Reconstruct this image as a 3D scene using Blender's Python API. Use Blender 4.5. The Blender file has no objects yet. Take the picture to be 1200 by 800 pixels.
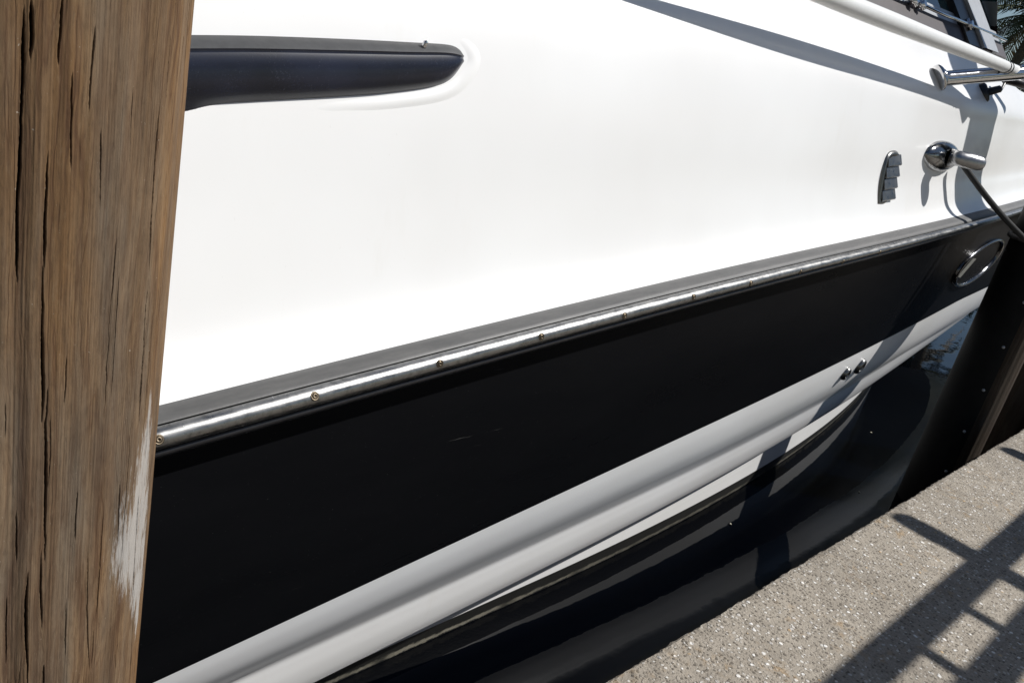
import bpy, bmesh, math, random
import numpy as np
from mathutils import Vector, Matrix
from mathutils.bvhtree import BVHTree
from mathutils.noise import noise as pnoise
random.seed(7)
SC = bpy.context.scene
COL = SC.collection

# ------------------------------------------------------------------ camera
EYE = 2.3
F_PX, CX, CY = 1000.0, 600.0, 400.0            # 1200 x 800 frame
ROT = np.array([[0.674, 0.401, -0.620], [0.705, -0.100, 0.702], [0.220, -0.910, -0.350]])
u_, _, v_ = np.linalg.svd(ROT); ROT = u_ @ v_
cam = bpy.data.cameras.new('camera'); cam.sensor_width = 36; cam.lens = 36 * F_PX / 1200
cam.clip_start = 0.05; cam.clip_end = 5000
co = bpy.data.objects.new('camera', cam); COL.objects.link(co)
mw = np.eye(4); mw[:3, 0] = ROT[:, 0]; mw[:3, 1] = -ROT[:, 1]; mw[:3, 2] = -ROT[:, 2]; mw[:3, 3] = (0, 0, EYE)
co.matrix_world = Matrix(mw.tolist()); SC.camera = co

# ------------------------------------------------------------------ light
SUN_EL = math.radians(47.5)
SUN_H = Vector((0.64, 0.768, 0)).normalized()
SUN = Vector((SUN_H.x * math.cos(SUN_EL), SUN_H.y * math.cos(SUN_EL), math.sin(SUN_EL)))
w = bpy.data.worlds.new('World'); SC.world = w; w.use_nodes = True
nt = w.node_tree; nt.nodes.clear()
sky = nt.nodes.new('ShaderNodeTexSky'); sky.sky_type = 'NISHITA'; sky.sun_disc = False
sky.sun_elevation = SUN_EL; sky.sun_rotation = math.atan2(SUN_H.x, SUN_H.y)
sky.air_density = 1.0; sky.dust_density = 0.3; sky.ozone_density = 2.4
bg = nt.nodes.new('ShaderNodeBackground'); bg.inputs[1].default_value = 0.055
wo = nt.nodes.new('ShaderNodeOutputWorld')
nt.links.new(sky.outputs[0], bg.inputs[0]); nt.links.new(bg.outputs[0], wo.inputs[0])
sl = bpy.data.lights.new('sun', 'SUN'); sl.energy = 5.0; sl.angle = math.radians(0.53); sl.color = (1, 0.975, 0.94)
so = bpy.data.objects.new('sun', sl); COL.objects.link(so)
so.rotation_euler = (-SUN).to_track_quat('-Z', 'Y').to_euler(); so.location = (4, 4, 9)
SC.view_settings.view_transform = 'Standard'; SC.view_settings.look = 'None'
SC.view_settings.exposure = 0.12; SC.view_settings.gamma = 1.0
SC.cycles.max_bounces = 8

# ------------------------------------------------------------------ helpers
def ray(px, py):
    r = ROT @ np.array([px - CX, py - CY, F_PX]); return Vector(r.tolist()).normalized()
ORG = Vector((0, 0, EYE))
def at_x(px, py, x):
    r = ray(px, py); return ORG + r * (x / r.x)
def at_y(px, py, y):
    r = ray(px, py); return ORG + r * (y / r.y)
def proj(P):
    c = ROT.T @ np.array(P - ORG); return CX + F_PX * c[0] / c[2], CY + F_PX * c[1] / c[2]

class MB:
    def __init__(s): s.v = []; s.f = []; s.sm = []
    def add(s, vs, fs, smooth=False):
        b = len(s.v); s.v += [tuple(p) for p in vs]
        for f in fs: s.f.append(tuple(i + b for i in f)); s.sm.append(smooth)
    def box(s, lo, hi, bev=0.0, M=None):
        bm = bmesh.new(); bmesh.ops.create_cube(bm, size=1)
        for v in bm.verts:
            v.co = Vector([(lo[i] + hi[i]) / 2 + v.co[i] * (hi[i] - lo[i]) for i in range(3)])
        if bev: bmesh.ops.bevel(bm, geom=bm.edges[:], offset=bev, segments=2, profile=0.5, affect='EDGES')
        s.bm(bm, M)
    def bm(s, bm, M=None, smooth=False):
        bm.verts.ensure_lookup_table(); bm.verts.index_update()
        s.add([(M @ v.co if M else v.co) for v in bm.verts], [[v.index for v in f.verts] for f in bm.faces], smooth)
        bm.free()
    def grid(s, P, closed_u=False, closed_v=False, flip=False, smooth=True):
        nu = len(P); nv = len(P[0]); vs = [p for r in P for p in r]; fs = []
        for i in range(nu if closed_u else nu - 1):
            for j in range(nv if closed_v else nv - 1):
                a = i * nv + j; b = i * nv + (j + 1) % nv; c = ((i + 1) % nu) * nv + (j + 1) % nv; d = ((i + 1) % nu) * nv + j
                fs.append((a, d, c, b) if flip else (a, b, c, d))
        s.add(vs, fs, smooth)
    def tube(s, pts, rad, n=12, caps=True, sx=1.0):
        pts = [Vector(p) for p in pts]; m = len(pts)
        if not hasattr(rad, '__len__'): rad = [rad] * m
        t0 = (pts[1] - pts[0]).normalized(); up = Vector((0, 0, 1)) if abs(t0.z) < 0.9 else Vector((1, 0, 0))
        a = t0.cross(up).normalized(); rings = []
        for i, p in enumerate(pts):
            t = (pts[min(i + 1, m - 1)] - pts[max(i - 1, 0)]).normalized()
            a = (a - t * a.dot(t)).normalized(); b = t.cross(a)
            rings.append([p + (a * math.cos(2 * math.pi * k / n) * sx + b * math.sin(2 * math.pi * k / n)) * rad[i] for k in range(n)])
        s.grid(rings, closed_v=True)
        if caps:
            base = len(s.v) - n * m
            s.f.append(tuple(base + k for k in reversed(range(n)))); s.sm.append(False)
            s.f.append(tuple(base + n * (m - 1) + k for k in range(n))); s.sm.append(False)
    def lathe(s, prof, M, n=24, sx=1, sy=1):
        P = [[M @ Vector((r * sx * math.cos(2 * math.pi * k / n), r * sy * math.sin(2 * math.pi * k / n), z)) for k in range(n)] for r, z in prof]
        s.grid(P, closed_v=True)
    def build(s, name, mat, parent=None, fix=True):
        me = bpy.data.meshes.new(name); me.from_pydata(s.v, [], s.f)
        me.polygons.foreach_set('use_smooth', s.sm)
        me.update()
        if fix:
            bm = bmesh.new(); bm.from_mesh(me); bmesh.ops.recalc_face_normals(bm, faces=bm.faces[:]); bm.to_mesh(me); bm.free()
        me.materials.append(mat)
        o = bpy.data.objects.new(name, me); COL.objects.link(o)
        if parent: o.parent = parent
        return o
def tag(o, label=None, cat=None, group=None, kind=None):
    if label: o['label'] = label
    if cat: o['category'] = cat
    if group: o['group'] = group
    if kind: o['kind'] = kind
    return o
def empty(name, loc=(0, 0, 0)):
    # parts are built in world coordinates, so the root Empty stays unrotated and parts get the inverse shift
    o = bpy.data.objects.new(name, None); COL.objects.link(o); o.location = loc; o.empty_display_size = 0.2
    return o
def settle(root):
    inv = Matrix.Translation(-root.location)
    for ch in root.children:
        ch.data.transform(inv) if ch.data and ch.data.users == 1 else None
        for g in ch.children:
            if g.data and g.data.users == 1 and not g.get('local'): g.data.transform(inv)
def frame_from(n, up=Vector((0, 0, 1)), loc=Vector()):
    z = n.normalized(); x = up.cross(z).normalized(); y = z.cross(x)
    M = Matrix((x, y, z)).transposed().to_4x4(); M.translation = loc; return M
def smooth(t): t = max(0, min(1, t)); return t * t * (3 - 2 * t)
def catmull(P, sub):
    out = []; n = len(P)
    for i in range(n - 1):
        p0 = P[max(i - 1, 0)]; p1 = P[i]; p2 = P[i + 1]; p3 = P[min(i + 2, n - 1)]
        for k in range(sub):
            t = k / sub
            out.append(0.5 * ((2 * p1) + (p2 - p0) * t + (2 * p0 - 5 * p1 + 4 * p2 - p3) * t * t + (3 * p1 - p0 - 3 * p2 + p3) * t ** 3))
    out.append(P[-1]); return out

# ------------------------------------------------------------------ materials
class Mat:
    def __init__(s, name):
        s.m = bpy.data.materials.new(name); s.m.use_nodes = True; s.t = s.m.node_tree
        s.b = s.t.nodes['Principled BSDF']; s.out = s.t.nodes['Material Output']
        s._tc = None
    def n(s, typ, **kw):
        nd = s.t.nodes.new(typ)
        for k, v in kw.items():
            if k.startswith('i_'):
                key = k[2:]; nd.inputs[int(key) if key.isdigit() else key.replace('_', ' ')].default_value = v
            else: setattr(nd, k, v)
        return nd
    def L(s, a, b): s.t.links.new(a, b)
    def coord(s, scale=(1, 1, 1), rot=(0, 0, 0), kind='Object'):
        if not s._tc: s._tc = s.n('ShaderNodeTexCoord')
        mp = s.n('ShaderNodeMapping'); mp.inputs['Scale'].default_value = scale; mp.inputs['Rotation'].default_value = rot
        s.L(s._tc.outputs[kind], mp.inputs[0]); return mp.outputs[0]
    def noise(s, vec, scale, detail=4, rough=0.55, dist=0):
        nd = s.n('ShaderNodeTexNoise'); nd.inputs['Scale'].default_value = scale; nd.inputs['Detail'].default_value = detail
        nd.inputs['Roughness'].default_value = rough; nd.inputs['Distortion'].default_value = dist
        s.L(vec, nd.inputs['Vector']); return nd.outputs['Fac']
    def vor(s, vec, scale, feature='F1', rnd=1):
        nd = s.n('ShaderNodeTexVoronoi'); nd.feature = feature; nd.inputs['Scale'].default_value = scale
        nd.inputs['Randomness'].default_value = rnd; s.L(vec, nd.inputs['Vector']); return nd
    def ramp(s, fac, stops, interp='LINEAR'):
        nd = s.n('ShaderNodeValToRGB'); cr = nd.color_ramp; cr.interpolation = interp
        while len(cr.elements) < len(stops): cr.elements.new(0.5)
        for e, (p, c) in zip(cr.elements, stops):
            e.position = p; e.color = (c, c, c, 1) if not hasattr(c, '__len__') else (*c, 1)
        s.L(fac, nd.inputs[0]); return nd.outputs[0]
    def mix(s, fac, a, b, mode='MIX'):
        nd = s.n('ShaderNodeMix'); nd.data_type = 'RGBA'; nd.blend_type = mode
        for sock, val in ((nd.inputs[0], fac), (nd.inputs[6], a), (nd.inputs[7], b)):
            if hasattr(val, 'is_linked') or isinstance(val, bpy.types.NodeSocket): s.L(val, sock)
            elif hasattr(val, '__len__'): sock.default_value = (*val, 1)
            else: sock.default_value = val if sock.type == 'VALUE' else (val, val, val, 1)
        return nd.outputs[2]
    def math(s, op, a, b=0.0):
        nd = s.n('ShaderNodeMath'); nd.operation = op
        for i, val in enumerate((a, b)):
            if isinstance(val, bpy.types.NodeSocket): s.L(val, nd.inputs[i])
            else: nd.inputs[i].default_value = val
        return nd.outputs[0]
    def sepz(s, vec, i=2):
        nd = s.n('ShaderNodeSeparateXYZ'); s.L(vec, nd.inputs[0]); return nd.outputs[i]
    def bump(s, h, strength=0.3, dist=0.01):
        nd = s.n('ShaderNodeBump'); nd.inputs['Strength'].default_value = strength; nd.inputs['Distance'].default_value = dist
        s.L(h, nd.inputs['Height']); s.L(nd.outputs[0], s.b.inputs['Normal'])
    def set(s, color=None, rough=None, metal=None, **kw):
        for key, val in (('Base Color', color), ('Roughness', rough), ('Metallic', metal), *((k.replace('_', ' '), v) for k, v in kw.items())):
            if val is None: continue
            if isinstance(val, bpy.types.NodeSocket): s.L(val, s.b.inputs[key])
            elif hasattr(val, '__len__'): s.b.inputs[key].default_value = (*val, 1)
            else: s.b.inputs[key].default_value = val
        return s

def mat_gelcoat():
    a = Mat('white_gelcoat'); c = a.coord()
    big = a.noise(c, 1.3, 3); spk = a.noise(c, 160, 2, 0.6)
    st = a.noise(a.coord((9, 9, 0.8)), 1.0, 5, 0.65)
    col = a.mix(a.ramp(big, [(0.35, 0.0), (0.7, 1.0)]), (0.78, 0.775, 0.76), (0.82, 0.82, 0.81))
    col = a.mix(a.ramp(st, [(0.62, 0.0), (0.8, 0.14)]), col, (0.60, 0.56, 0.47))
    col = a.mix(a.ramp(spk, [(0.72, 0.0), (0.78, 0.22)]), col, (0.4, 0.37, 0.32))
    a.set(col, a.ramp(big, [(0.3, 0.28), (0.7, 0.34)])); a.b.inputs['Coat Weight'].default_value = 0.15
    a.bump(a.noise(c, 2.2, 2), 0.02, 0.02)
    return a.m
def mat_black():
    a = Mat('black_gelcoat'); c = a.coord()
    sc = a.noise(a.coord((40, 1.6, 60), (0.12, 0, 0)), 1.0, 6, 0.7)
    scr = a.ramp(sc, [(0.70, 0.0), (0.745, 1.0)])
    lim = a.ramp(a.noise(c, 0.9, 2), [(0.5, 0.0), (0.62, 1.0)])
    spk = a.ramp(a.noise(c, 210, 2), [(0.745, 0.0), (0.78, 1.0)])
    fac = a.math('MAXIMUM', a.math('MULTIPLY', scr, a.math('MULTIPLY', lim, 0.30)), a.math('MULTIPLY', spk, 0.22))
    haze = a.noise(a.coord((1, 0.5, 1.6), (0.15, 0, 0)), 2.6, 5, 0.6)
    base = a.mix(haze, (0.0042, 0.0044, 0.0052), (0.0085, 0.0088, 0.0100))
    a.set(a.mix(fac, base, (0.33, 0.33, 0.31)), a.ramp(haze, [(0.3, 0.26), (0.75, 0.34)]))
    a.bump(a.noise(c, 3.0, 2), 0.02, 0.02); a.b.inputs['Specular IOR Level'].default_value = 0.06; a.b.inputs['IOR'].default_value = 1.2
    return a.m
def mat_antifoul():
    a = Mat('antifouling_paint'); g = a.coord(); z = a.sepz(g)
    n1 = a.noise(a.coord((1, 3.0, 1)), 2.6, 4, 0.6); n2 = a.noise(g, 95, 4, 0.7)
    n3 = a.noise(a.coord((1, 0.6, 1)), 22, 4, 0.7)
    wav = a.math('ADD', a.math('MULTIPLY', a.math('SUBTRACT', n2, 0.5), 0.030), a.math('MULTIPLY', a.math('SUBTRACT', n3, 0.5), 0.045))
    zz = a.math('ADD', z, wav)
    band = a.ramp(a.math('MULTIPLY', a.math('ADD', zz, 0.05), 5.0), [(0.27, 0), (0.30, 1), (0.38, 0.8), (0.43, 0)])
    yy = a.sepz(g, 1); fade = a.math('MULTIPLY', a.ramp(n1, [(0.34, 0.15), (0.52, 0.95)]), a.ramp(a.math('MULTIPLY', a.math('ADD', yy, 6.0), 0.1), [(0.50, 1.0), (0.62, 0.45)]))
    speck = a.ramp(a.noise(a.coord((1, 0.35, 1)), 60, 3, 0.7), [(0.70, 0.0), (0.76, 0.7)])
    fac = a.math('MAXIMUM', a.math('MULTIPLY', band, fade), a.math('MULTIPLY', speck, 0.6))
    base = a.mix(a.noise(g, 7, 4), (0.010, 0.010, 0.009), (0.022, 0.021, 0.018))
    a.set(a.mix(fac, base, (0.46, 0.43, 0.34)), 0.5); a.bump(n2, 0.3, 0.004)
    return a.m
def mat_metal(name, col, r0, r1, scratch=0.0, stretch=(1, 1, 1), scale=30, wear=0.72):
    a = Mat(name); c = a.coord(stretch)
    n1 = a.noise(c, scale, 5, 0.65); g = a.coord()
    base = a.mix(a.ramp(a.noise(g, 45, 4, 0.7), [(0.45, 0.0), (0.8, 1.0)]), col, tuple(v * wear for v in col))
    if scratch:
        sx = a.ramp(a.noise(a.coord((25, 140, 25), (0, 0.5, 0.3)), 1.0, 4, 0.75), [(0.66, 0), (0.70, scratch)])
        lim = a.ramp(a.noise(g, 3.0, 3), [(0.5, 0), (0.58, 1)])
        base = a.mix(a.math('MULTIPLY', sx, lim), base, (0.75, 0.75, 0.74))
    a.set(base, a.ramp(n1, [(0.3, r0), (0.75, r1)]), 1.0)
    a.bump(n1, 0.015, 0.001)
    return a.m
def mat_plain(name, col, rough, var=0.25, scale=25, bump=0.15, metal=0.0, spec=None, col2=None):
    a = Mat(name); c = a.coord(); n1 = a.noise(c, scale, 5, 0.65)
    a.set(a.mix(a.ramp(n1, [(0.3, 0), (0.72, 1)]), tuple(v * (1 - var) for v in col), col2 or tuple(v * (1 + var) for v in col)), rough, metal)
    if spec is not None: a.b.inputs['Specular IOR Level'].default_value = spec
    if bump: a.bump(n1, bump, 0.004)
    return a.m
def mat_rubber():
    a = Mat('weathered_rubber'); c = a.coord()
    n1 = a.noise(a.coord((6, 1, 6)), 4, 5, 0.7); n2 = a.noise(c, 90, 4, 0.7)
    col = a.ramp(n1, [(0.3, (0.058, 0.058, 0.058)), (0.55, (0.085, 0.084, 0.082)), (0.8, (0.115, 0.113, 0.108))])
    col = a.mix(a.ramp(n2, [(0.68, 0), (0.76, 0.5)]), col, (0.20, 0.195, 0.18))
    a.set(col, 0.55); a.bump(n2, 0.2, 0.003)
    return a.m
def mat_fin():
    a = Mat('sun_faded_black_plastic'); c = a.coord()
    n1 = a.noise(a.coord((2, 1, 2)), 5, 4, 0.6); n2 = a.noise(c, 260, 3, 0.7); lim = a.noise(c, 6, 3)
    spk = a.math('MULTIPLY', a.ramp(n2, [(0.60, 0), (0.74, 0.45)]), a.ramp(lim, [(0.35, 0), (0.70, 1)]))
    col = a.mix(a.ramp(n1, [(0.35, 0), (0.7, 1)]), (0.006, 0.007, 0.013), (0.012, 0.015, 0.030))
    a.set(a.mix(spk, col, (0.16, 0.17, 0.20)), 0.27); a.bump(n2, 0.05, 0.001)
    return a.m
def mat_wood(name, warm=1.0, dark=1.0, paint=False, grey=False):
    a = Mat(name); c = a.coord()
    def warped(sc):
        wn = a.n('ShaderNodeTexNoise'); wn.inputs['Scale'].default_value = 1.0; wn.inputs['Detail'].default_value = 4
        a.L(a.coord((9, 9, 3.2)), wn.inputs['Vector'])
        m1 = a.n('ShaderNodeVectorMath'); m1.operation = 'MULTIPLY_ADD'; m1.inputs[1].default_value = (0.045, 0.045, 0.0)
        a.L(wn.outputs['Color'], m1.inputs[0]); a.L(c, m1.inputs[2])
        m2 = a.n('ShaderNodeVectorMath'); m2.operation = 'MULTIPLY'; m2.inputs[1].default_value = sc; a.L(m1.outputs[0], m2.inputs[0]); return m2.outputs[0]
    g = warped((1, 1, 0.075)); g2 = warped((1, 1, 0.03))
    pit = a.noise(a.coord((1, 1, 0.30)), 150, 4, 0.7)
    fine = a.noise(g, 300, 6, 0.75, 0.5); mid = a.noise(g, 40, 6, 0.62, 0.6); wide = a.noise(g2, 24, 5, 0.6, 1.0)
    blot = a.noise(a.coord((1, 1, 0.11)), 19, 5, 0.62)
    k = dark
    brown = a.ramp(mid, [(0.28, (0.165 * k, 0.095 * k, 0.045 * k)), (0.5, (0.27 * k, 0.158 * k, 0.074 * k)), (0.74, (0.35 * k, 0.228 * k, 0.122 * k))])
    greyc = a.ramp(mid, [(0.3, (0.150 * k, 0.123 * k, 0.096 * k)), (0.7, (0.245 * k, 0.210 * k, 0.170 * k))])
    col = a.mix(a.ramp(blot, [(0.38, 0.75 if grey else 0.0), (0.70, 0.98 if grey else 0.80)]), brown, greyc)
    col = a.mix(a.ramp(wide, [(0.32, 0.65), (0.47, 0.0)]), col, (0.085 * k, 0.040 * k, 0.022 * k))
    col = a.mix(a.ramp(fine, [(0.30, 0.50), (0.47, 0.0)]), col, (0.07 * k, 0.046 * k, 0.03 * k))
    col = a.mix(a.ramp(fine, [(0.58, 0.0), (0.8, 0.28)]), col, (0.34 * k, 0.26 * k, 0.18 * k))
    gl = a.noise(warped((1, 1, 0.022)), 30, 3, 0.5)
    ring = a.math('ABSOLUTE', a.math('SUBTRACT', a.math('FRACT', a.math('MULTIPLY', gl, 9.0)), 0.5))
    ringm = a.math('MULTIPLY', a.ramp(ring, [(0.0, 0.75), (0.10, 0.35), (0.22, 0.0)]), a.ramp(blot, [(0.36, 1.0), (0.60, 0.35)]))
    col = a.mix(ringm, col, (0.105 * k, 0.050 * k, 0.027 * k))
    col = a.mix(a.ramp(pit, [(0.30, 0.38), (0.50, 0.0)]), col, (0.10 * k, 0.065 * k, 0.04 * k)); col = a.mix(a.ramp(pit, [(0.56, 0.0), (0.75, 0.22)]), col, (0.42 * k, 0.32 * k, 0.21 * k))
    spk = a.noise(c, 240, 2)
    col = a.mix(1.0, col, a.ramp(a.noise(a.coord((1, 1, 0.4)), 9, 5, 0.65), [(0.3, (0.78, 0.74, 0.70)), (0.7, (1.22, 1.18, 1.10))]), 'MULTIPLY')
    col = a.mix(a.ramp(spk, [(0.74, 0), (0.79, 0.5)]), col, (0.45, 0.40, 0.33))
    rough = 0.82
    if paint:
        at = a.n('ShaderNodeAttribute'); at.attribute_name = 'paint'
        pn = a.math('ADD', at.outputs['Fac'], a.math('MULTIPLY', a.math('SUBTRACT', a.noise(a.coord((1, 1, 0.10)), 150, 6, 0.8), 0.5), 2.6))
        pm = a.math('MULTIPLY', a.ramp(pn, [(0.50, 0), (0.85, 0.75)]), a.ramp(at.outputs['Fac'], [(0.02, 0), (0.15, 1)]))
        col = a.mix(pm, col, a.mix(fine, (0.30, 0.285, 0.265), (0.50, 0.485, 0.46)))
        ac = a.n('ShaderNodeAttribute'); ac.attribute_name = 'split_shade'
        col = a.mix(ac.outputs['Fac'], col, (0.045, 0.024, 0.012))  # crack interiors darkened in the colour, as shade down in the splits
    a.set(col, rough); a.b.inputs['Specular IOR Level'].default_value = 0.25
    h = a.math('ADD', a.math('MULTIPLY', fine, 0.4), a.math('ADD', a.math('MULTIPLY', mid, 0.5), a.math('SUBTRACT', a.math('MULTIPLY', pit, 0.5), a.math('MULTIPLY', ringm, 0.5))))
    a.bump(h, 0.5, 0.0022)
    return a.m
def mat_concrete(name='exposed_aggregate_concrete', k=1.0):
    a = Mat(name); c = a.coord()
    wn = a.n('ShaderNodeTexNoise'); wn.inputs['Scale'].default_value = 40; a.L(c, wn.inputs['Vector'])
    va = a.n('ShaderNodeVectorMath'); va.operation = 'MULTIPLY_ADD'; va.inputs[1].default_value = (0.012, 0.012, 0.012)
    a.L(wn.outputs['Color'], va.inputs[0]); a.L(c, va.inputs[2]); wc = va.outputs[0]
    v1 = a.vor(wc, 46); v2 = a.vor(wc, 84); v3 = a.vor(wc, 27)
    def rnd(v): return a.sepz(v.outputs['Color'], 0)
    big = a.noise(c, 1.6, 4, 0.6); md = a.noise(c, 14, 5, 0.65); fn = a.noise(c, 170, 4, 0.7)
    paste = a.ramp(md, [(0.3, (0.160 * k, 0.140 * k, 0.114 * k)), (0.7, (0.240 * k, 0.213 * k, 0.176 * k))])
    paste = a.mix(a.ramp(big, [(0.4, 0.0), (0.7, 0.30)]), paste, (0.13 * k, 0.115 * k, 0.095 * k))
    paste = a.mix(a.ramp(fn, [(0.33, 0.65), (0.50, 0)]), paste, (0.05 * k, 0.043 * k, 0.034 * k))
    st = a.ramp(rnd(v2), [(0.0, (0.12, 0.103, 0.082)), (0.30, (0.25, 0.22, 0.18)), (0.60, (0.38, 0.34, 0.285)), (0.82, (0.52, 0.49, 0.44)), (0.94, (0.75, 0.73, 0.68))], 'CONSTANT')
    d2 = a.ramp(v2.outputs['Distance'], [(0.34, 1), (0.46, 0)])
    col = a.mix(a.math('MULTIPLY', d2, 0.85), paste, st)
    sel1 = a.math('GREATER_THAN', rnd(v1), 0.80); d1 = a.ramp(v1.outputs['Distance'], [(0.24, 1), (0.33, 0)])
    s1 = a.math('MULTIPLY', sel1, d1)
    shell = a.ramp(a.sepz(v1.outputs['Color'], 1), [(0.0, (0.56, 0.53, 0.49)), (0.55, (0.80, 0.78, 0.74)), (0.9, (0.50, 0.36, 0.21))], 'CONSTANT')
    col = a.mix(s1, col, shell)
    sel3 = a.math('GREATER_THAN', rnd(v3), 0.93); d3 = a.ramp(v3.outputs['Distance'], [(0.12, 1), (0.2, 0)])
    col = a.mix(a.math('MULTIPLY', sel3, d3), col, (0.72, 0.70, 0.66))
    rust = a.math('MULTIPLY', a.ramp(a.noise(c, 5.0, 3), [(0.54, 0), (0.66, 1)]), a.ramp(a.noise(c, 30, 3), [(0.5, 0), (0.65, 0.55)]))
    col = a.mix(rust, col, (0.36, 0.24, 0.12))
    stain = a.ramp(a.noise(c, 2.3, 5, 0.65), [(0.34, 0.22), (0.50, 0.0)]); col = a.mix(stain, col, (0.10, 0.088, 0.072))
    a.set(col, 0.85); a.b.inputs['Specular IOR Level'].default_value = 0.3
    h = a.math('ADD', a.math('MULTIPLY', d2, 0.5), a.math('ADD', a.math('MULTIPLY', s1, 0.7), a.math('MULTIPLY', fn, 0.9)))
    a.bump(h, 0.85, 0.005)
    return a.m
def mat_water():
    a = Mat('harbour_water'); c = a.coord()
    n1 = a.noise(a.coord((1, 0.6, 1)), 1.1, 3, 0.5, 0.4); n2 = a.noise(c, 5.5, 3, 0.55)
    a.set((0.0003, 0.0006, 0.0015), 0.012, 0.0, IOR=1.30)
    a.bump(a.math('ADD', n1, a.math('MULTIPLY', n2, 0.16)), 0.085, 0.06)
    return a.m
def mat_glass(name, col, rough=0.03):
    a = Mat(name); a.set(col, rough, 0.0); a.b.inputs['Coat Weight'].default_value = 0.5
    a.bump(a.noise(a.coord(), 3, 2), 0.03, 0.01); return a.m
def mat_leaf(name, c1, c2, c3):
    a = Mat(name); c = a.coord(); n1 = a.noise(c, 2.2, 4, 0.6); n2 = a.noise(c, 25, 3)
    col = a.mix(a.ramp(n1, [(0.35, 0), (0.65, 1)]), c1, c2); col = a.mix(a.ramp(n2, [(0.58, 0), (0.72, 0.8)]), col, c3)
    a.set(col, 0.5); a.b.inputs['Transmission Weight'].default_value = 0.0
    return a.m

M_WHITE = mat_gelcoat(); M_BLACK = mat_black(); M_FOUL = mat_antifoul(); M_RUB = mat_rubber(); M_FIN = mat_fin()
M_STEEL = mat_metal('scuffed_stainless_steel', (0.31, 0.308, 0.30), 0.24, 0.46, 0.9, (3, 0.5, 3), 26, 0.42)
M_CHROME = mat_metal('polished_chrome', (0.60, 0.60, 0.61), 0.04, 0.12)
M_DULL = mat_metal('weathered_chrome', (0.20, 0.20, 0.195), 0.25, 0.45)
M_CAST = mat_metal('tarnished_cast_chrome', (0.24, 0.24, 0.245), 0.08, 0.22)
M_BRASS = mat_metal('tarnished_screw_metal', (0.13, 0.105, 0.075), 0.35, 0.55)
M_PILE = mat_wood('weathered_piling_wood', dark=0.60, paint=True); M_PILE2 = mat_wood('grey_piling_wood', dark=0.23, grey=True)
M_TIMBER = mat_wood('pergola_timber', dark=1.1)
M_STRIP = mat_plain('black_rubber_fender', (0.006, 0.006, 0.006), 0.6, 0.3, 20, 0.2, spec=0.15)
M_CONC = mat_concrete(k=1.8); M_WALL = mat_plain('seawall_concrete', (0.16, 0.15, 0.13), 0.9, 0.4, 8, 0.5)
M_WATER = mat_water()
M_GLASS = mat_glass('tinted_teal_glass', (0.02, 0.055, 0.06)); M_PORT = mat_glass('dark_porthole_glass', (0.012, 0.012, 0.010))
M_LEDGE = mat_plain('sunlit_black_plastic', (0.045, 0.046, 0.048), 0.6, 0.2, 40, 0.1)  # lighter copy of the scoop plastic, sunlit top put into the colour
M_TRIM = mat_plain('maroon_black_trim', (0.028, 0.018, 0.020), 0.5, 0.3, 20, 0.1)
M_FRAME = mat_plain('grey_aluminium_frame', (0.36, 0.37, 0.38), 0.38, 0.08, 30, 0.05, metal=0.35)
M_POLE = mat_plain('white_fibreglass', (0.74, 0.745, 0.73), 0.35, 0.03, 40, 0.05)
M_DARK = mat_plain('black_fitting', (0.012, 0.012, 0.014), 0.35, 0.2, 30, 0.1)
M_ROPE = mat_plain('black_rope', (0.012, 0.012, 0.012), 0.8, 0.4, 300, 0.6)
M_TRUNK = mat_plain('palm_trunk_bark', (0.19, 0.15, 0.11), 0.9, 0.4, 9, 0.7)
M_FROND = mat_leaf('palm_frond', (0.040, 0.056, 0.016), (0.085, 0.095, 0.026), (0.17, 0.14, 0.05))
M_DEADF = mat_leaf('dead_palm_frond', (0.14, 0.10, 0.055), (0.19, 0.135, 0.075), (0.10, 0.075, 0.04))
M_BUSH = mat_leaf('hedge_leaves', (0.022, 0.042, 0.013), (0.045, 0.075, 0.022), (0.07, 0.10, 0.03))
M_GROUND = mat_plain('bank_soil', (0.16, 0.14, 0.09), 0.95, 0.35, 2, 0.4, col2=(0.10, 0.12, 0.05))

# ------------------------------------------------------------------ setting: water, dock, bank
m = MB(); m.add([(-600, -300, 0), (600, -300, 0), (600, 900, 0), (-600, 900, 0)], [(0, 1, 2, 3)])
tag(m.build('water', M_WATER), kind='structure')
DZ, DX = 0.70, -0.903
m = MB()
ys = [-5 + i * 0.5 for i in range(10)] + [i * 0.016 for i in range(0, 500)] + [8 + i * 0.5 for i in range(0, 21)]
prof = [(0.40, 0), (0.12, 0), (0.05, 0), (0.025, 0), (0.010, -0.003), (0.002, -0.012), (0.0, -0.030), (0.0, -0.12), (0.003, -0.30)]
P = []
for y in ys:
    row = []
    for i, (dx, dz) in enumerate(prof):
        e = 1.35 * pnoise(Vector((y * 9, 0.3 * i, 1.7))) * 0.005 + pnoise(Vector((y * 34, 0.8 * i, 4.1))) * 0.0065 + pnoise(Vector((y * 80, 1.1 * i, 9.1))) * 0.006
        k = 1 if 2 <= i <= 7 else 0
        row.append((DX + dx + k * e, y, DZ + dz + (e * 0.6 if 3 <= i <= 6 else 0)))
    P.append([(9.0, y, DZ)] + row)
m.grid(P, smooth=False)
dock = tag(m.build('dock', M_CONC), kind='structure')
m = MB(); m.box((DX + 0.05, -5, -2.0), (8.9, 18, DZ - 0.305)); tag(m.build('seawall', M_WALL), kind='structure')
m = MB(); P = []
for i in range(41):
    x = -90 + i * 4.5
    P.append([(x, 26 + math.sin(i * 0.7) * 0.8 + k * 6 * (1 if k else 0), z) for k, z in ((0, -1.0), (0.02, 0.55), (0.5, 0.75), (3, 0.9), (12, 1.0), (90, 1.2))])
m.grid(P, smooth=False); tag(m.build('bank', M_GROUND), kind='structure')

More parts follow.
